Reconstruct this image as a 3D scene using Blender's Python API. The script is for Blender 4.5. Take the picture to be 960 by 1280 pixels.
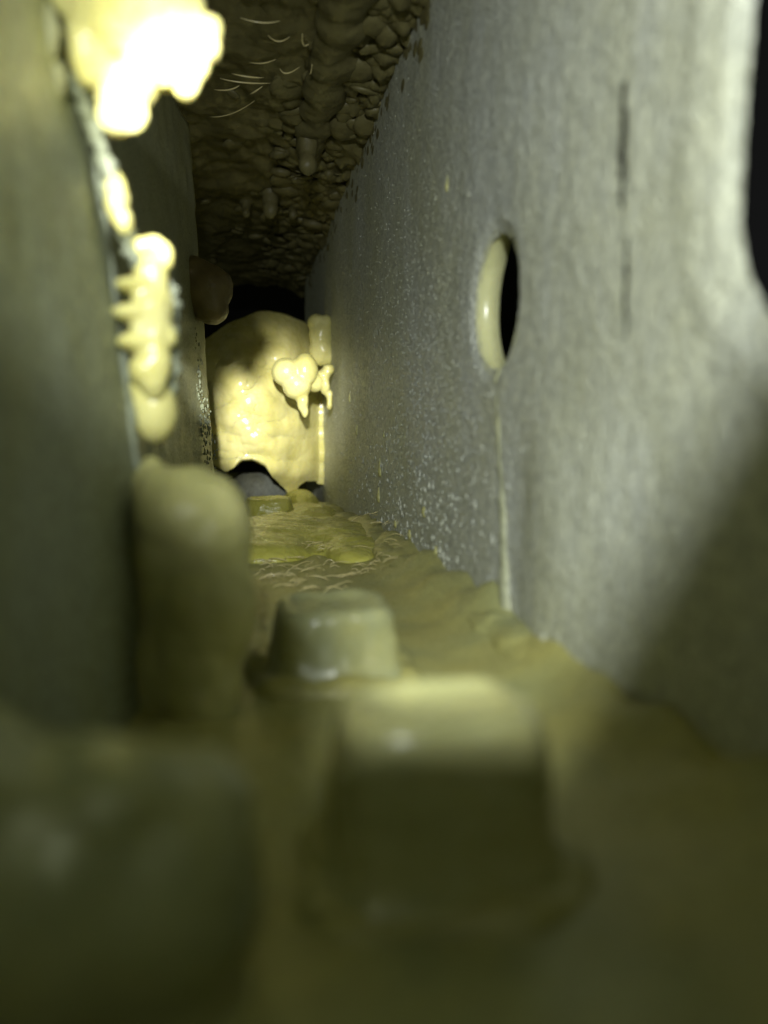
import bpy, bmesh, math, random
from mathutils import Vector, Matrix, noise, Euler
# units: 1 Blender unit = 1 cm (a narrow sheet-metal cavity, seen from inside)
SC = bpy.context.scene
for o in list(bpy.data.objects): bpy.data.objects.remove(o)
COL = SC.collection
SC.unit_settings.system = 'METRIC'; SC.unit_settings.scale_length = 0.01
R = math.radians
rnd = random.Random(7)

# ------------------------------------------------------------------ camera
F_PX = 1000.0
YAW = math.atan(0.183 * math.cos(math.atan(0.09))); PIT = math.atan(0.09)
FW = Vector((math.sin(YAW)*math.cos(PIT), math.cos(YAW)*math.cos(PIT), -math.sin(PIT)))
RT = Vector((math.cos(YAW), -math.sin(YAW), 0)); UP = RT.cross(FW)
cam_d = bpy.data.cameras.new('camera'); cam = bpy.data.objects.new('camera', cam_d); COL.objects.link(cam)
m = Matrix.Identity(4)
for i in range(3):
    m[i][0] = RT[i]; m[i][1] = UP[i]; m[i][2] = -FW[i]
cam.matrix_world = m
cam_d.sensor_fit = 'VERTICAL'; cam_d.sensor_height = 36; cam_d.sensor_width = 27
cam_d.lens = F_PX/1280*36; cam_d.clip_start = 0.02; cam_d.clip_end = 300
cam_d.dof.use_dof = True; cam_d.dof.focus_distance = 19.0
cam_d.dof.aperture_fstop = 0.5*(cam_d.lens/1000)/0.082
SC.camera = cam

# ------------------------------------------------------------------ world and lamps
W = bpy.data.worlds.new('World'); SC.world = W; W.use_nodes = True
bg = W.node_tree.nodes['Background']; bg.inputs[0].default_value = (0.66, 0.72, 0.42, 1); bg.inputs[1].default_value = 0.058
SC.view_settings.view_transform = 'Standard'; SC.view_settings.look = 'None'
SC.view_settings.exposure = 0; SC.view_settings.gamma = 1
LAMP = Vector((-0.75, -3.0, 3.3))
def spot(name, loc, target, power, angle, blend, size, col):
    l = bpy.data.lights.new(name, 'SPOT'); l.energy = power; l.spot_size = R(angle); l.spot_blend = blend
    l.shadow_soft_size = size; l.color = col
    o = bpy.data.objects.new(name, l); COL.objects.link(o); o.location = loc
    o.rotation_euler = (Vector(target)-Vector(loc)).to_track_quat('-Z', 'Y').to_euler()
    return o
spot('torch_flood', LAMP, (3.4, 5.6, 0.8), 8300, 96, 1.0, 0.22, (0.95, 1.0, 0.98))
spot('far_wax_spot', LAMP, (1.25, 30, 0.7), 66000, 12.5, 1.0, 0.22, (1.0, 1.0, 0.96))  # extra narrow beam added to brighten the far wax mass

gl_ = bpy.data.lights.new('near_fill', 'POINT'); gl_.energy = 80; gl_.shadow_soft_size = 0.5; gl_.color = (0.92, 1.0, 0.72)  # added fill light without a real source, lifts the near shadows
gl_o = bpy.data.objects.new('near_fill', gl_); COL.objects.link(gl_o); gl_o.location = (0.0, -0.1, 2.0)

# ------------------------------------------------------------------ helpers
def ray(px, py): return FW + RT*((px-480)/F_PX) + UP*((640-py)/F_PX)
def P(px, py, Y): r = ray(px, py); return r*(Y/r.y)          # where a sight line meets depth Y
def PX(px, py, X): r = ray(px, py); return r*(X/r.x)          # ... meets the panel plane x = X
def PZ(px, py, Z): r = ray(px, py); return r*(Z/r.z)          # ... meets the floor plane z = Z

def nz(p, s, seed=0): return noise.noise(Vector(p)*s + Vector((seed*7.3, seed*3.1, seed*5.7)))
def fb(p, s, o=4, seed=0): return noise.fractal(Vector(p)*s + Vector((seed*7.3, seed*3.1, seed*5.7)), 0.9, 2.1, o)

def link(name, me, mat, parent=None, smooth=True, kind=None, label=None):
    o = bpy.data.objects.new(name, me); COL.objects.link(o)
    if mat: me.materials.append(mat)
    if smooth and len(me.polygons): me.polygons.foreach_set('use_smooth', [True]*len(me.polygons))
    if parent: o.parent = parent
    if kind: o['kind'] = kind
    if label: o['label'] = label
    return o
def mesh_of(bm, name='m'):
    me = bpy.data.meshes.new(name); bm.to_mesh(me); bm.free(); return me
def tag(o, label, cat, group=None):
    o['label'] = label; o['category'] = cat
    if group: o['group'] = group
    return o
def empty(name, label, cat, group=None):
    o = bpy.data.objects.new(name, None); COL.objects.link(o); o.empty_display_size = 0.3
    return tag(o, label, cat, group)

_ico = {}
def ell(bm, c, r, rot=None, sub=3):
    if sub not in _ico:
        t = bmesh.new(); bmesh.ops.create_icosphere(t, subdivisions=sub, radius=1); t.verts.index_update()
        _ico[sub] = ([v.co.copy() for v in t.verts], [[v.index for v in f.verts] for f in t.faces]); t.free()
    M = Matrix.Translation(Vector(c)) @ (Euler(rot).to_matrix().to_4x4() if rot else Matrix.Identity(4)) @ Matrix.Diagonal((r[0], r[1], r[2], 1))
    vs, fs = _ico[sub]; nv = [bm.verts.new(M @ v) for v in vs]
    for f in fs: bm.faces.new([nv[i] for i in f])
def B(bm, px, py, Y, rx, rz, ry, rot=None):                  # ellipsoid lump given by its apparent size
    ell(bm, P(px, py, Y), (rx*Y/F_PX, ry, rz*Y/F_PX), rot)
def box(bm, c, s, rot=None):
    res = bmesh.ops.create_cube(bm, size=1)
    M = Matrix.Translation(Vector(c)) @ (Euler(rot).to_matrix().to_4x4() if rot else Matrix.Identity(4)) @ Matrix.Diagonal((s[0], s[1], s[2], 1))
    bmesh.ops.transform(bm, matrix=M, verts=res['verts'])
def fuse(bm, voxel, smooth=6, amp=0.0, scale=3.0, seed=0, amp2=0.0, scale2=12.0):
    """melt overlapping lumps into one skin, then make it uneven"""
    me = mesh_of(bm); o = bpy.data.objects.new('tmp', me); COL.objects.link(o)
    r = o.modifiers.new('r', 'REMESH'); r.mode = 'VOXEL'; r.voxel_size = voxel
    s = o.modifiers.new('s', 'SMOOTH'); s.iterations = smooth; s.factor = 0.5
    dg = bpy.context.evaluated_depsgraph_get(); dg.update()
    out = bpy.data.meshes.new_from_object(o.evaluated_get(dg))
    bpy.data.objects.remove(o)
    if amp or amp2:
        ns = [v.normal.copy() for v in out.vertices]
        for v, n in zip(out.vertices, ns):
            v.co = v.co + n*(amp*fb(v.co, scale, 3, seed) + amp2*nz(v.co, scale2, seed+1))
    out.update()
    return out
def tube(bm, pts, rad, n=6):
    rings = []
    for i, p in enumerate(pts):
        t = (pts[min(i+1, len(pts)-1)] - pts[max(i-1, 0)]).normalized()
        a = t.cross(Vector((0.13, 0.2, 1))).normalized(); b = t.cross(a)
        rr = rad[i] if isinstance(rad, (list, tuple)) else rad
        rings.append([bm.verts.new(p + a*rr*math.cos(k*2*math.pi/n) + b*rr*math.sin(k*2*math.pi/n)) for k in range(n)])
    for i in range(len(rings)-1):
        for k in range(n):
            bm.faces.new((rings[i][k], rings[i][(k+1) % n], rings[i+1][(k+1) % n], rings[i+1][k]))
    bm.faces.new(rings[0][::-1]); bm.faces.new(rings[-1])
def grid(fn, nu, nv, keep=None):
    bm = bmesh.new(); V = [[bm.verts.new(fn(i/nu, j/nv)) for j in range(nv+1)] for i in range(nu+1)]
    for i in range(nu):
        for j in range(nv):
            if keep and not keep((i+.5)/nu, (j+.5)/nv): continue
            bm.faces.new((V[i][j], V[i+1][j], V[i+1][j+1], V[i][j+1]))
    for v in [v for v in bm.verts if not v.link_faces]: bm.verts.remove(v)
    return bm
def sm(a, b, x):
    t = max(0, min(1, (x-a)/(b-a))); return t*t*(3-2*t)

# ------------------------------------------------------------------ materials
class NT:
    def __init__(s, name):
        s.m = bpy.data.materials.new(name); s.m.use_nodes = True; s.t = s.m.node_tree
        s.b = s.t.nodes['Principled BSDF']; s.tc = s.n('ShaderNodeTexCoord')
    def n(s, t, **k):
        x = s.t.nodes.new(t)
        for a, v in k.items(): setattr(x, a, v)
        return x
    def l(s, a, b): s.t.links.new(a, b)
    def noise(s, scale, detail=4, rough=0.6, stretch=None):
        x = s.n('ShaderNodeTexNoise'); x.inputs['Scale'].default_value = scale
        x.inputs['Detail'].default_value = detail; x.inputs['Roughness'].default_value = rough
        if stretch:
            mp = s.n('ShaderNodeMapping'); mp.inputs['Scale'].default_value = stretch
            s.l(s.tc.outputs['Object'], mp.inputs['Vector']); s.l(mp.outputs[0], x.inputs['Vector'])
        else: s.l(s.tc.outputs['Object'], x.inputs['Vector'])
        return x.outputs['Fac']
    def voro(s, scale):
        x = s.n('ShaderNodeTexVoronoi'); x.inputs['Scale'].default_value = scale
        s.l(s.tc.outputs['Object'], x.inputs['Vector']); return x.outputs['Distance']
    def ramp(s, fac, stops):
        r = s.n('ShaderNodeValToRGB'); e = r.color_ramp.elements
        while len(e) < len(stops): e.new(0.5)
        for q, (p, c) in zip(e, stops): q.position = p; q.color = (*c, 1) if len(c) == 3 else c
        s.l(fac, r.inputs[0]); return r.outputs[0]
    def mix(s, fac, a, b, mode='MIX'):
        x = s.n('ShaderNodeMix', data_type='RGBA', blend_type=mode)
        if isinstance(fac, float): x.inputs[0].default_value = fac
        else: s.l(fac, x.inputs[0])
        for k, v in ((6, a), (7, b)):
            if isinstance(v, tuple): x.inputs[k].default_value = (*v, 1)
            else: s.l(v, x.inputs[k])
        return x.outputs[2]
    def bump(s, h, strength, dist, prev=None):
        b = s.n('ShaderNodeBump'); b.inputs['Strength'].default_value = strength; b.inputs['Distance'].default_value = dist
        s.l(h, b.inputs['Height'])
        if prev: s.l(prev, b.inputs['Normal'])
        return b.outputs[0]
def g(v): return (v, v, v)

def mat_paint(name, base, film, film_lo=0.45, film_hi=0.7, rough=0.42, grain=0.6, dark=0.6):
    t = NT(name)
    big = t.noise(0.55, 5, 0.62, (1, 1, 0.45)); fine = t.noise(13, 4, 0.7); mid = t.noise(4.5, 3, 0.6)
    c = t.mix(t.ramp(big, [(film_lo, g(0)), (film_hi, g(1))]), base, film)
    c = t.mix(0.75, c, t.ramp(fine, [(0.34, g(dark)), (0.62, g(1.0))]), 'MULTIPLY')
    c = t.mix(0.5, c, t.ramp(mid, [(0.3, (0.80, 0.82, 0.84)), (0.7, (1.0, 1.0, 0.93))]), 'MULTIPLY')
    t.l(c, t.b.inputs['Base Color'])
    t.l(t.ramp(fine, [(0.35, g(rough+0.2)), (0.65, g(rough-0.12))]), t.b.inputs['Roughness'])
    n1 = t.bump(t.voro(11), 0.3*grain, 0.04); n2 = t.bump(fine, 0.8*grain, 0.06, n1)
    t.l(n2, t.b.inputs['Normal'])
    return t.m
def mat_wax(name, a, b, rough=0.28, sss=0.35, bump=0.25, spec=0.5, bs=5.0):
    t = NT(name)
    n = t.noise(1.4, 4, 0.6); f = t.noise(bs, 3, 0.55)
    c = t.mix(t.ramp(n, [(0.35, g(0)), (0.68, g(1))]), a, b)
    t.l(c, t.b.inputs['Base Color'])
    t.l(t.ramp(f, [(0.3, g(rough+0.14)), (0.7, g(rough-0.05))]), t.b.inputs['Roughness'])
    t.b.inputs['Subsurface Weight'].default_value = sss
    t.b.inputs['Subsurface Radius'].default_value = (1.0, 0.75, 0.18); t.b.inputs['Subsurface Scale'].default_value = 0.22
    t.b.inputs['Specular IOR Level'].default_value = spec
    t.l(t.bump(f, bump, 0.12), t.b.inputs['Normal'])
    return t.m
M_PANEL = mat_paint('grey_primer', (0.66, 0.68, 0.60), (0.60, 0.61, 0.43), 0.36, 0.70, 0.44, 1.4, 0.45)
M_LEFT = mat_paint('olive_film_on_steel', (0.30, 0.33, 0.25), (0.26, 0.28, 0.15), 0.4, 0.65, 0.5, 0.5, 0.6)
M_FILM = mat_paint('olive_film', (0.40, 0.41, 0.27), (0.40, 0.40, 0.22), 0.4, 0.6, 0.36, 0.4, 0.7)
M_FLOOR = mat_paint('wax_filmed_floor', (0.33, 0.34, 0.15), (0.42, 0.39, 0.13), 0.35, 0.6, 0.34, 0.35, 0.7)
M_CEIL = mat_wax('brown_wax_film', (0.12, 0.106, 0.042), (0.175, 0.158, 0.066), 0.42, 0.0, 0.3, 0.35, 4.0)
M_WAX = mat_wax('cream_wax', (0.73, 0.67, 0.22), (0.78, 0.73, 0.32), 0.22, 0.22, 0.15)
M_WAXF = mat_wax('cream_wax_ridged', (0.66, 0.60, 0.20), (0.74, 0.68, 0.30), 0.2, 0.3, 0.12, 0.6, 2.4)
M_OLIVE = mat_wax('olive_wax', (0.39, 0.38, 0.155), (0.47, 0.45, 0.20), 0.42, 0.25, 0.2, 0.35)
M_YEL = mat_wax('yellow_green_wax', (0.48, 0.46, 0.08), (0.56, 0.53, 0.13), 0.25, 0.3, 0.3)
M_BLOCK = mat_wax('greenish_waxed_steel', (0.29, 0.31, 0.17), (0.40, 0.39, 0.16), 0.26, 0.1, 0.07)
M_BLOCK2 = mat_wax('olive_waxed_steel', (0.36, 0.36, 0.16), (0.46, 0.44, 0.19), 0.24, 0.1, 0.07)
M_COLLAR = mat_wax('pale_wax_film', (0.50, 0.50, 0.26), (0.58, 0.57, 0.30), 0.25, 0.2, 0.1)
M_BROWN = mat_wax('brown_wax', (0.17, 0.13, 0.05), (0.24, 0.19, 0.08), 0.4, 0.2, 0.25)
M_STRAND = mat_wax('glossy_wax_thread', (0.70, 0.60, 0.28), (0.75, 0.66, 0.35), 0.15, 0.0, 0.0)
def mat_plain(name, c, r=0.9):
    t = NT(name); f = t.noise(2.0)
    t.l(t.mix(f, c, tuple(x*0.6 for x in c)), t.b.inputs['Base Color']); t.b.inputs['Roughness'].default_value = r
    return t.m
M_GREY = mat_paint('grey_weathered_steel', (0.16, 0.17, 0.14), (0.11, 0.11, 0.07), 0.4, 0.6, 0.6, 0.8, 0.5)
M_DARK = mat_plain('void_black', (0.005, 0.004, 0.005))  # near-black colour stands in for the unlit void

# ------------------------------------------------------------------ setting
WX = 3.2; ZF = -2.4; ZC = 7.7
def floor_z(x, y):
    z = ZF + 0.05*fb((x, y, 0), 0.9, 3, 3)
    z += 0.55*math.exp(-((WX-x)/0.55)**2)*(0.75+0.5*nz((x, y, 0), 1.3, 9))*sm(2, 4, y)*(1-sm(20, 26, y))
    return z
def ffn(u, v):
    y = -0.3 + 60*(u**2.2); x = -4.5 + 9.0*v
    return Vector((x, y, floor_z(x, y)))
o = link('floor', mesh_of(grid(ffn, 260, 90)), M_FLOOR, kind='structure')
def cfn(u, v):
    y = 6 + 35*u; x = -5.5 + 9.0*v
    z = ZC + 0.20*fb((x, y*0.8, 0), 0.9, 3, 5) + 0.035*fb((x*1.2, y*0.9, 1), 4.0, 3, 6)
    z -= 0.5*math.exp(-((WX-x)/0.9)**2)*(0.6+1.0*abs(nz((x, y, 0), 2.2, 4)))
    return Vector((x, y, z))
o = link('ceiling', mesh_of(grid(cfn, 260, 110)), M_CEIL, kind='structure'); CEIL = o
bm = bmesh.new(); box(bm, (0, 62, 0), (30, 0.5, 30)); link('void_sheet', mesh_of(bm), M_DARK, smooth=False, kind='structure')  # black sheet standing in for the darkness at the far end
bm = bmesh.new(); box(bm, (9, 25, 0), (0.3, 60, 30)); link('void_sheet', mesh_of(bm), M_DARK, smooth=False, kind='structure')  # black sheet added where only dark void shows past the right panel
# added unseen plate, its outline cut to shade the near floor and panels
def edge_pt(p, y=-0.2):
    d = p - LAMP; return LAMP + d*((y-LAMP.y)/d.y)
e1 = edge_pt(PX(960, 425, WX)); e2 = edge_pt(PX(725, 850, WX))
dirn = (e1-e2).normalized()
a1 = e1 + dirn*9
low = [Vector((x, -0.2, z)) for x, z in ((-9, 2.5), (-0.70, 2.42), (-0.66, 2.22), (-0.56, 2.22), (-0.42, 2.16), (-0.29, 2.03), (-0.25, 1.42), (0.17, 1.38))]
bm = bmesh.new()
pl = low + [e2, a1, Vector((14, -0.2, a1.z)), Vector((14, -0.2, -9)), Vector((-9, -0.2, -9))]
f = [bm.verts.new(p) for p in pl]; b = [bm.verts.new(p+Vector((0, -0.1, 0))) for p in pl]
bm.faces.new(f); bm.faces.new(b[::-1])
n = len(pl)
for i in range(n): bm.faces.new((f[i], b[i], b[(i+1) % n], f[(i+1) % n]))
link('shadow_plate', mesh_of(bm), M_LEFT, smooth=False, kind='structure')

# ------------------------------------------------------------------ right panel with the round hole
HC = PX(615, 378, WX); HR = 0.84; NEAR = PX(952, 300, WX).y
GR = [(PX(778, 100, WX), PX(778, 262, WX)), (PX(786, 296, WX), PX(784, 420, WX))]
EDGE = [(-9, 3.0), (-2, 3.2), (0.2, 4.0), (0.75, 4.80), (1.05, 5.10), (1.4, 5.22), (1.8, 5.25), (2.6, 5.20), (3.3, 5.10), (5, 4.8), (9, 4.5)]
EDGE = [(a, b_*0.932) for a, b_ in EDGE]
def edge_raw(z):
    for (a, p), (b_, q) in zip(EDGE, EDGE[1:]):
        if a <= z <= b_: return p+(q-p)*(z-a)/(b_-a)
    return 4.2
_ne = {}
def near_edge(z):
    k = round(z, 3)
    if k not in _ne: _ne[k] = sum(edge_raw(z+d*0.08) for d in range(-4, 5))/9
    return _ne[k]
def in_slit(y, z):
    for (a, b_), wd in zip(GR, (0.056, 0.036)):
        if b_.z < z < a.z:
            yy = a.y + (b_.y-a.y)*(z-a.z)/(b_.z-a.z) + 0.03*nz((0, 0, z), 4)
            t = (z-b_.z)/(a.z-b_.z)
            if abs(y-yy) < wd*(0.5+0.5*math.sin(t*3.14))*(1+0.3*nz((0, 0, z), 3)): return True
    return False
def panel_x(y, z):
    x = WX + 0.03*fb((0, y, z), 0.5, 3, 2) + 0.012*nz((0, y, z), 5, 2)
    x -= 0.17*sm(9.0, 7.7, y)*(1-sm(7.7, 5.6, y))*sm(0.9, -0.6, z)          # swell below the hole, sloped away from the torch to darken there
    t = near_edge(z) + 0.24 - y
    if t > 0: x += 0.30*t*sm(0, 0.16, t)*sm(0.5, 1.7, z)                               # the free edge is turned outward
    x -= 0.03*math.exp(-((y-near_edge(z)-0.5)/0.2)**2)
    r = math.hypot(y-HC.y, z-HC.z)
    x += 0.07*sm(HR+0.22, HR, r)
    return x
def pyz(u, v):
    dx = 84 + (1010-84)*u; y = WX*F_PX/dx; z = -3.0 + 11.2*v
    return y, z
def pfn(u, v):
    y, z = pyz(u, v); r = math.hypot(y-HC.y, z-HC.z)
    ye = near_edge(z)
    if ye-0.05 < y < ye: y = ye
    if HR*0.9 < r < HR*1.08:                                          # snap to the hole's edge
        k = HR*(1+0.025*nz((y, z, 0), 9))/r
        if r < HR*1.03: y = HC.y+(y-HC.y)*k; z = HC.z+(z-HC.z)*k
    return Vector((panel_x(y, z), y, z))
def keep(u, v):
    y, z = pyz(u, v); return math.hypot(y-HC.y, z-HC.z) > HR*0.99 and y > near_edge(z) and not in_slit(y, z)
right = empty('steel_panel', 'long grey grainy panel on the right with a round hole and a vertical slit', 'metal panel')
ps = link('panel_sheet', mesh_of(grid(pfn, 560, 300, keep)), M_PANEL, right)
# wax-coated collar of the hole
bm = bmesh.new(); n = 72; prof = 10; rings = []
for i in range(n):
    a = i*2*math.pi/n; far = 0.5+0.5*math.cos(a)                       # far side (greater y) is fat with wax
    ring = []
    for j in range(prof+1):
        t = j/prof; depth = 0.03 + 0.30*(0.35+0.65*sm(0.1, 0.9, far))
        bul = math.sin(t*math.pi)*(0.01+0.07*sm(0.2, 1, far))
        rr = HR + 0.035 - bul + 0.006*nz((math.cos(a)*3, math.sin(a)*3, t*2), 2)
        ring.append(bm.verts.new((WX+0.055+depth*t, HC.y+rr*math.cos(a), HC.z+rr*math.sin(a)*1.02)))
    rings.append(ring)
for i in range(n):
    for j in range(prof): bm.faces.new((rings[i][j], rings[(i+1) % n][j], rings[(i+1) % n][j+1], rings[i][j+1]))
link('hole_collar', mesh_of(bm), M_COLLAR, right, label='creamy yellow wax collar lining the far side of the round hole')
# droplets and grit on the panel, too many to count
bm = bmesh.new(); me = None
def scatter(bm, n, fn, seed, sub=1):
    r = random.Random(seed)
    for _ in range(n):
        q = fn(r)
        if q: ell(bm, q[0], q[1], q[2] if len(q) > 2 else None, sub)
def drop(r):
    px = r.gauss(490, 60); py = r.gauss(540, 170)
    if px < 392: return None
    p = PX(px, py, WX)
    if p.z < ZF or p.z > ZC or math.hypot(p.y-HC.y, p.z-HC.z) < HR*1.15: return None
    low = sm(450, 700, py); s = r.uniform(0.012, 0.028)*(1+3.0*low*r.random()**4)
    p.x = panel_x(p.y, p.z); return p, (s*0.45, s*.8, s*r.uniform(.8, 1.3))
scatter(bm, 5000, drop, 3)
link('wax_droplets', mesh_of(bm), M_PANEL, right, kind='stuff')
# some larger wax drips on the panel
for (px, py, l, s) in [(476, 590, 0.35, .10), (560, 235, 0.2, .06), (474, 622, 0.25, .11), (530, 640, .12, .09), (512, 668, .1, .09), (447, 540, .2, .09), (437, 500, .25, .08), (495, 655, .1, .08), (545, 690, .12, .08), (480, 545, .2, .05)]:
    p = PX(px, py, WX); p.x = panel_x(p.y, p.z)
    bm = bmesh.new(); tube(bm, [p+Vector((0, 0, l)), p+Vector((0, 0, l*.4)), p], [s*.2, s*.5, s*.75]); ell(bm, p, (s*.6, s, s*1.2))
    link('wax_drip', fuse(bm, 0.02, 3), M_OLIVE, right)

# ------------------------------------------------------------------ left panels
def sheet(c00, c10, c01, c11, nu, nv, amp, sc, seed, edge=0.0):
    def fn(u, v):
        uu = u
        p = (c00*(1-uu)+c10*uu)*(1-v) + (c01*(1-uu)+c11*uu)*v
        n_ = (c10-c00).cross(c01-c00).normalized()
        p = p + n_*amp*fb(p, sc, 3, seed)
        if edge: p = p + (c10-c00).normalized()*edge*fb(p, 3.0, 3, seed+2)*sm(0.9, 1, u)
        return p
    return grid(fn, nu, nv)
lp = empty('steel_panel', 'dim blurred olive-grey panel filling the left side of the view', 'metal panel')
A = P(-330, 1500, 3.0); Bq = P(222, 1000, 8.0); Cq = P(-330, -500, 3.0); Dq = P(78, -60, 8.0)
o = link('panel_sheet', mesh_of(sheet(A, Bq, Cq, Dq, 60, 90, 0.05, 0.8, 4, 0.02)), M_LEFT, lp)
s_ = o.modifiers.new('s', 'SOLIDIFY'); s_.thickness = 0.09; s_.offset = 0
bm = bmesh.new(); pts = []
for i in range(40):
    t = i/39; p = Dq.lerp(Bq, t)+Vector((0.01, 0.02, 0)); pts.append(p + Vector((0.03*nz(p, 3, 1), 0.05*nz(p, 2, 5), 0)))
tube(bm, pts, [0.075+0.03*nz(p, 5, 2) for p in pts], 8)
link('panel_edge', fuse(bm, 0.03, 2, 0.02, 5, 2), M_LEFT, lp, label='rough wax-crusted free edge of the left panel')
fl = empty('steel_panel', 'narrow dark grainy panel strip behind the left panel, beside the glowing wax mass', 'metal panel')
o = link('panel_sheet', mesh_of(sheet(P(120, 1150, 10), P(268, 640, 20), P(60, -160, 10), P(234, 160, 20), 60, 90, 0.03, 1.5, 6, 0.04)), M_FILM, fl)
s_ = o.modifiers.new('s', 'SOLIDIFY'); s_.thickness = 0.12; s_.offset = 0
bm = bmesh.new()
def gl(r):
    t = r.random(); px = 222+40*t*0.9 + r.uniform(-14, 8); py = 380+200*t + r.uniform(-20, 20); p = P(px, py, 18.6)
    return p + Vector((0.12, 0, 0)), (0.02, 0.03, r.uniform(0.02, 0.07)), (r.uniform(-.8, .8), 0, 0)
scatter(bm, 320, gl, 8)
link('wax_droplets', mesh_of(bm), M_LEFT, fl, kind='stuff')

# ------------------------------------------------------------------ wax on the left edge
G_EDGE = 'wax lumps along the left panel edge'
def lump(label, parts, mat, voxel=0.05, smooth=5, amp=0.03, sc=2.5, seed=1, name='wax_lump', group=None, amp2=0):
    bm = bmesh.new()
    for q in parts: B(bm, *q)
    return tag(link(name, fuse(bm, voxel, smooth, amp, sc, seed, amp2), mat), label, 'wax lump', group)
lump('large overexposed white-yellow wax lump with knobs at the top left', [
    (165, 5, 7.2, 80, 70, .5), (130, -30, 7.2, 70, 70, .5), (200, 40, 7.2, 46, 48, .4), (252, 50, 7.1, 22, 24, .16), (262, 38, 7.1, 13, 12, .1), (266, 66, 7.1, 8, 9, .1), (150, 132, 6.9, 28, 34, .22), (166, 148, 6.9, 16, 17, .14), (140, 150, 6.9, 14, 14, .12),
    (236, 98, 7.1, 18, 22, .16), (248, 84, 7.1, 14, 14, .12), (110, 60, 7.2, 24, 44, .22), (172, 100, 7.1, 20, 34, .2), (205, 92, 7.3, 26, 22, .2), (130, 95, 7.3, 22, 24, .2)], M_WAX, 0.03, 2, 0.05, 3.2, 3, group=G_EDGE)
lump('small glowing oval wax bead below the large white lump', [(146, 250, 7.6, 13, 30, .14), (155, 278, 7.6, 10, 14, .1), (140, 228, 7.6, 8, 15, .08)], M_WAX, 0.025, 3, 0.035, 5, 4, group=G_EDGE)
lump('round cream wax knob sticking out above the scalloped wax', [(204, 320, 7.9, 13, 18, .12), (192, 305, 7.9, 13, 11, .1), (176, 308, 7.9, 11, 11, .1)], M_WAX, 0.025, 3, 0.01, 3, 5, group=G_EDGE)
lump('scalloped glowing yellow wax strip with three teeth on its left side', [
    (190, 392, 7.9, 23, 62, .2), (192, 450, 7.9, 21, 46, .2), (194, 350, 7.9, 15, 34, .17), (182, 345, 7.9, 15, 26, .17),
    (170, 356, 7.85, 24, 10, .2), (168, 391, 7.85, 27, 11, .2), (172, 428, 7.85, 24, 12, .2), (181, 462, 7.9, 18, 18, .2), (178, 374, 7.9, 14, 22, .2), (178, 410, 7.9, 14, 24, .2), (212, 420, 7.9, 9, 14, .1), (207, 380, 7.9, 8, 20, .1)], M_WAX, 0.022, 2, 0.02, 5, 6, group=G_EDGE)
lump('dim olive-yellow wax lump hanging under the scalloped strip', [(192, 510, 8.2, 27, 42, .25), (182, 480, 8.2, 22, 30, .2)], M_WAX, 0.035, 4, 0.02, 2, 7, group=G_EDGE)
rr_ = random.Random(4); parts = []
for i in range(46):
    t = i/45; px = 92 + 72*t**0.8 + rr_.gauss(0, 3.5); py = 100 + 225*t
    q = rr_.uniform(5, 9.5); parts.append((px, py, 7.3+0.5*t, q, q*rr_.uniform(.8, 1.6), .07))
lump('jagged whitish crust running down the panel edge between the white lump and the scalloped strip', parts, M_LEFT, 0.022, 2, 0.03, 6, 9, name='wax_crust', group=G_EDGE, amp2=0.02)
parts = []
for i in range(34):
    t = i/33; px = 209 + 8*math.sin(t*3) + rr_.gauss(0, 2.5); py = 335 + 190*t; q = rr_.uniform(3.5, 7)
    parts.append((px, py, 8.2, q, q*rr_.uniform(.9, 1.8), .06))
lump('thin rough whitish crust on the right side of the scalloped strip', parts, M_LEFT, 0.02, 2, 0.03, 6, 12, name='wax_crust', group=G_EDGE, amp2=0.02)
for k, (px, py, s) in enumerate([(52, 40, 19), (68, 100, 13)]):
    lump(['larger blurred pale bead on the left panel edge, at the very top', 'smaller pale bead just under the larger one on the left panel edge'][k],
         [(px, py, 6.9+0.1*k, s, s*2.0, .1)], M_LEFT if k > 1 else M_FILM, 0.03, 3, 0.02, 4, 10+k, name='wax_bead', group=G_EDGE)

# ------------------------------------------------------------------ lower left lumps
lump('tall rounded olive wax-covered bulge standing left of the floor blocks', [
    (240, 640, 7.5, 62, 58, .5), (262, 670, 7.5, 56, 70, .5), (258, 770, 7.4, 60, 90, .5), (250, 870, 7.3, 50, 110, .5), (215, 615, 7.6, 38, 34, .3), (205, 700, 7.8, 46, 120, .4), (192, 650, 7.9, 30, 84, .3), (225, 740, 7.6, 62, 130, .45), (275, 720, 7.5, 44, 110, .4), (215, 850, 7.5, 55, 110, .4), (284, 640, 7.5, 28, 26, .3), (300, 760, 7.4, 22, 60, .3)],
    M_OLIVE, 0.05, 8, 0.07, 1.3, 20, name='wax_bulge')
lump('large out-of-focus wax-covered hump in the near lower left corner', [
    (190, 1120, 3.4, 140, 175, .5), (60, 1130, 3.3, 150, 190, .5), (-60, 1050, 3.3, 120, 170, .5), (235, 1010, 3.5, 80, 80, .3), (120, 990, 3.4, 130, 70, .4), (180, 1300, 3.4, 150, 140, .5)],
    M_BLOCK, 0.05, 6, 0.04, 1.5, 21, name='wax_bulge')

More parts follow.
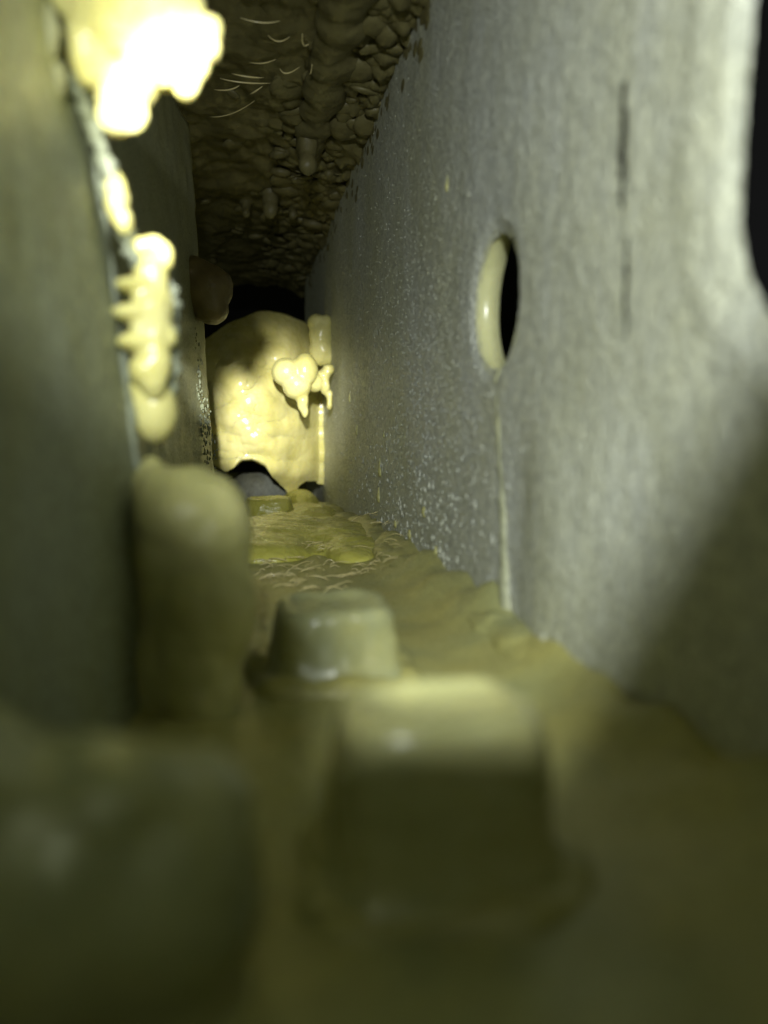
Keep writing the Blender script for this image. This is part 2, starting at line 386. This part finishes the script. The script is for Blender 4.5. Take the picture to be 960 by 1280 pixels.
# ------------------------------------------------------------------ blocks on the floor
def block(label, x0, x1, y0, y1, ztop, seed, mat=None):
    e = empty('metal_block', label, 'metal block', 'square waxed blocks in a row on the floor')
    e.location = ((x0+x1)/2, (y0+y1)/2, ZF)
    cx, cy = 0, 0; w = x1-x0; d = y1-y0; h = ztop-ZF
    bm = bmesh.new(); N = 72; rings = []
    prof = [(-0.12, 1.30), (0.02, 1.24), (0.10, 1.12), (0.25, 1.05), (0.50, 1.01), (0.75, 0.98), (0.88, 0.95), (0.96, 0.90), (1.0, 0.82), (1.0, 0.72), (0.965, 0.62), (0.94, 0.45), (0.93, 0.2)]
    for t, k in prof:
        ring = []
        for i in range(N):
            a = i*2*math.pi/N; c, q_ = math.cos(a), math.sin(a); q = k/((abs(c)**4.2+abs(q_)**4.2)**(1/4.2))
            ring.append(bm.verts.new((c*q*w/2, q_*q*d/2, h*t)))
        rings.append(ring)
    for r0, r1 in zip(rings, rings[1:]):
        for i in range(N): bm.faces.new((r0[i], r0[(i+1) % N], r1[(i+1) % N], r1[i]))
    bm.faces.new(rings[0][::-1]); bm.faces.new(rings[-1])
    me = fuse(bm, 0.035, 5, 0.035, 1.8, seed, 0.012, 5)
    link('block_body', me, mat or M_BLOCK, e)
    bm = bmesh.new(); N = 64; pts = []
    for i in range(N+1):
        a = i*2*math.pi/N; c, s = math.cos(a), math.sin(a); q = 1/((abs(c)**5+abs(s)**5)**0.2)
        pts.append(Vector((c*q*w*0.58, s*q*d*0.58, -0.06)))
    tube(bm, pts, [0.17+0.12*nz((p.x*2, p.y*2, seed), 1) for p in pts], 8)
    link('wax_skirt', fuse(bm, 0.05, 8, 0.05, 2, seed), M_FLOOR, e, label='yellowish wax bead around the foot of the block')
    return e
block('nearest and largest waxed block, blurred, with its front face in shadow', 0.49, 1.66, 3.75, 4.75, -1.45, 31, M_BLOCK2)
block('middle waxed block, greenish, with small bright glints on its edges', 0.34, 1.58, 7.6, 8.9, -1.68, 32)
block('farthest and smallest pale block under the hanging wax mass', 0.2, 1.62, 23.6, 25.6, -1.75, 33, M_YEL)

# ------------------------------------------------------------------ wax on the floor
bm = bmesh.new()
for px, py, rx, ry, rz in [(350, 672, 1.6, 2.6, .55), (410, 672, 1.3, 3.4, .42), (330, 690, 1.2, 1.6, .4), (440, 690, .8, 1.8, .35), (385, 650, 1.0, 2.5, .5), (375, 635, .7, 2.5, .7)]:
    p = PZ(px, py, ZF); ell(bm, p, (rx, ry, rz))
tag(link('wax_pool', fuse(bm, 0.09, 6, 0.08, 0.8, 40), M_YEL), 'yellow-green wax pool lying on the floor before the farthest block', 'wax pool')
def fillet(label, line, r0, r1, mat, seed, name='wax_fillet'):
    bm = bmesh.new(); n = len(line)
    pts = []
    for i in range(n-1):
        for k in range(50): pts.append(line[i].lerp(line[i+1], k/50))
    for i, p in enumerate(pts):
        t = i/len(pts); s = (r0*(1-t)+r1*t)*(1+0.35*nz(p, 1.6, seed))
        ell(bm, p+Vector((0.16*nz(p, 1.1, seed), 0, 0.06*nz(p, 1.4, seed+1))), (s*1.2, s*1.6, s*.7), None, 2)
    return tag(link(name, fuse(bm, 0.055, 12, 0.07, 1.1, seed, 0.01, 6), mat), label, 'wax bead')
fillet('lumpy yellow wax fillet along the corner of floor and right panel', [Vector((3.1, 6.2, -2.42)), Vector((3.1, 8.6, -2.32)), Vector((3.05, 12, -2.3)), Vector((3.0, 18, -2.32)), Vector((2.8, 27, -2.3))], .34, .36, M_FLOOR, 41)
p0 = PX(618, 462, WX); p1 = PX(630, 630, WX); p2 = PX(640, 835, WX)
bm = bmesh.new(); pts = []
for i in range(40):
    t = i/39; p = p0.lerp(p1, t*2) if t < .5 else p1.lerp(p2, t*2-1)
    p.x = panel_x(p.y, p.z)+0.035; pts.append(p)
tube(bm, [q+Vector((0.02, 0, 0)) for q in pts], [0.085+0.03*nz(q, 2, 4)+0.09*(i/39)**2 for i, q in enumerate(pts)], 10)
tag(link('wax_run', fuse(bm, 0.03, 4, 0.02, 3, 42), M_FILM), 'thin yellowish wax run trickling down the panel below the hole', 'wax run')

# glossy threads on the floor and ceiling
def curve(pts, n=10):
    out = []
    for i in range(n+1):
        t = i/n; q = list(pts)
        while len(q) > 1: q = [a.lerp(b, t) for a, b in zip(q, q[1:])]
        out.append(q[0])
    return out
def thread(bm, p, ang, l, rad, bend, up=0.0):
    d = Vector((math.cos(ang), math.sin(ang), up)); q = Vector((-d.y, d.x, 0))
    tube(bm, [p + d*l*(t-.5) + q*bend*l*(t*(1-t)) + Vector((0, 0, 0.04*math.sin(t*3.1))) for t in (0, .25, .5, .75, 1)], [rad*.4, rad, rad, rad, rad*.4], 4)
bm = bmesh.new(); r = random.Random(5)
for i in range(170):
    px = r.uniform(318, 500); py = r.uniform(668, 742) if px > 380 else r.uniform(692, 742)
    if px > 440 and py > 725: continue
    p = PZ(px, py, ZF); p.z = floor_z(p.x, p.y)+0.06+ (0.12 if py < 700 else 0)
    thread(bm, p, r.gauss(0.5, 0.5), r.uniform(.12, .5), r.uniform(.004, .009), r.gauss(0, .5), r.gauss(0, .15))
tag(link('wax_threads', mesh_of(bm), M_STRAND, kind='stuff'), 'fine glinting wax threads strewn across the floor behind the middle block', 'wax threads')
for i, (x0, y0, x1, y1) in enumerate([(262, 146, 318, 126), (275, 98, 338, 104), (290, 92, 330, 97), (312, 118, 328, 108), (335, 44, 362, 46), (378, 42, 386, 55), (312, 78, 345, 74), (350, 86, 374, 84), (300, 22, 350, 26), (386, 92, 390, 80), (268, 112, 300, 106)]):
    a = PZ(x0, y0, ZC-0.35); b = PZ(x1, y1, ZC-0.35)
    bm = bmesh.new(); mid = (a+b)/2 + Vector((0, 0.12, -0.05)); rr = r.uniform(.010, .018)
    tube(bm, curve([a, mid + Vector((r.uniform(-.1, .1), r.uniform(-.3, .3), -.05)), b]), [rr*(.35+.8*math.sin(math.pi*k/10)) for k in range(11)], 5)
    link('wax_thread', mesh_of(bm), M_STRAND, CEIL)

# ceiling drips: many alike, as one textured mass; the few large ones singly
bm = bmesh.new(); r = random.Random(11)
for i in range(900):
    if r.random() < 0.6: px0 = r.random(); y = r.uniform(11, 38); x = WX - abs(r.gauss(0, 0.9))
    else: y = r.uniform(13, 38); x = r.uniform(-4, 3)
    if y < 17.5 and x < 1.6: continue
    if x < 1.2 and r.random() < 0.78: continue
    s = r.uniform(.10, .34)*(0.55+0.6*r.random()); ell(bm, (x, y, ZC + (0.03 if x < 1.2 else -0.03) - 0.4*math.exp(-((WX-x)/0.9)**2)*r.random()), (s*r.uniform(.8, 1.5), s*1.5, s*r.uniform(.25, .7)), (r.uniform(-.4, .4), r.uniform(-.4, .4), r.uniform(0, 3)), 2)
for i in range(420):
    y = r.uniform(11, 36); z = ZC - 0.2 - abs(r.gauss(0, 0.45)); s = r.uniform(.06, .17)
    ell(bm, (WX+0.06, y, z), (s*.6, s*1.6, s*1.1), None, 2)
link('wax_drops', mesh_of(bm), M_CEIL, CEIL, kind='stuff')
def hang(label, px, py, s, l, mat=M_CEIL):
    p = PZ(px, py, ZC-l); bm = bmesh.new()
    ell(bm, p, (s, s, s*1.2)); ell(bm, p+Vector((0, 0.1, l*.5)), (s*1.05, s*1.1, l*.6)); ell(bm, p+Vector((0, 0.2, l)), (s*1.6, s*1.6, s*.7))
    tag(link('wax_drip', fuse(bm, 0.05, 4, 0.03, 2, 50+int(px)), mat), label, 'wax drip', 'wax drips hanging from the ceiling')
hang('stubby brown wax drip hanging mid-ceiling, beside two smaller ones', 338, 262, .24, .6)
hang('narrow wax drip right of the stubby ceiling drips', 366, 268, .14, .4)
hang('small wax drip left of the stubby ceiling drip', 308, 266, .15, .4)
hang('longest wax drip on the ceiling ridge near the right panel', 385, 205, .24, 1.0)
fillet('smooth wax ridge running along the ceiling toward the viewer', [PZ(385, 195, ZC-.25), PZ(405, 120, ZC-.2), PZ(425, 40, ZC-.2), PZ(440, -40, ZC-.2)], .30, .42, M_CEIL, 52, 'wax_ridge')

# ------------------------------------------------------------------ far wax
# bulging curtain of wax that ends in ragged drips, open below
def bottom_py(px):
    pts = [(225, 575), (262, 577), (272, 580), (285, 585), (295, 583), (303, 577), (315, 576), (330, 583), (345, 596), (356, 612), (361, 622), (366, 613), (370, 602), (378, 596), (388, 600), (430, 610)]
    for (a, b), (c, d) in zip(pts, pts[1:]):
        if a <= px <= c: return b+(d-b)*(px-a)/(c-a)
    return 600
def farfn(u, v):
    px = 228 + 179*u; bot = bottom_py(px); top = 398 + 46*((px-338)/90)**2 + 5*nz((px/22, 0, 0), 1, 62)
    py = top + (bot-top)*(v**0.9)
    w = max(0, 1-((px-306)/86)**2); q = max(0, 1-((py-505)/125)**2)
    Y = 30.5 - 3.0*w**0.8*math.sqrt(q)
    Y += 0.22*fb((px/60, py/22, 0), 1, 2, 60)*sm(500, 560, py) + 0.06*fb((px/18, py/18, 1), 1, 3, 61) + 0.45*fb((px/55, py/45, 2), 1, 2, 63) + 0.05*math.sin(py/5.0+3*nz((px/50, 0, 0), 1, 3))*sm(525, 560, py)
    Y += 0.7*sm(575, 625, py)
    return P(px, py, Y)
o = link('wax_mass', mesh_of(grid(farfn, 130, 150)), M_WAXF)
s_ = o.modifiers.new('s', 'SOLIDIFY'); s_.thickness = 0.25; s_.offset = -1
tag(o, 'big bulging creamy wax mass glowing at the far end, its lower edge torn into drips', 'wax mass')
tag(link('wax_bulge', fuse((lambda b: (B(b, 322, 616, 32, 48, 27, 1.5), b)[1])(bmesh.new()), 0.12, 4, 0.1, 1, 80), M_GREY), 'low grey rough hump seen through the torn gap under the hanging wax mass', 'hump')
GF = 'cream wax lumps at the far end of the right panel'
lump('upper pale wax lump stuck to the far end of the right panel', [(396, 404, 28, 12, 11, .4), (407, 406, 28, 10, 12, .4), (402, 418, 28, 16, 20, .5), (402, 436, 28, 15, 20, .5), (400, 446, 28, 12, 12, .4), (410, 446, 28, 8, 12, .4)], M_WAX, 0.06, 4, 0.04, 1.5, 70, group=GF)
lump('heart-shaped pale wax lump with a pointed drip, left of the upper lump', [(358, 465, 25.5, 19, 18, .5), (381, 462, 25.5, 16, 20, .5), (371, 482, 25.5, 18, 18, .5), (378, 500, 25.5, 8, 15, .25), (381, 514, 25.5, 4.5, 9, .14), (394, 478, 26, 12, 12, .4)], M_WAX, 0.05, 3, 0.03, 1.5, 71, group=GF)
lump('small wax nubs under the two pale lumps on the panel end', [(410, 462, 26, 8, 8, .3), (406, 480, 26, 6, 14, .3), (412, 500, 26, 4, 12, .2), (404, 470, 26, 9, 9, .3)], M_WAX, 0.05, 3, 0.05, 2.5, 72, group=GF)
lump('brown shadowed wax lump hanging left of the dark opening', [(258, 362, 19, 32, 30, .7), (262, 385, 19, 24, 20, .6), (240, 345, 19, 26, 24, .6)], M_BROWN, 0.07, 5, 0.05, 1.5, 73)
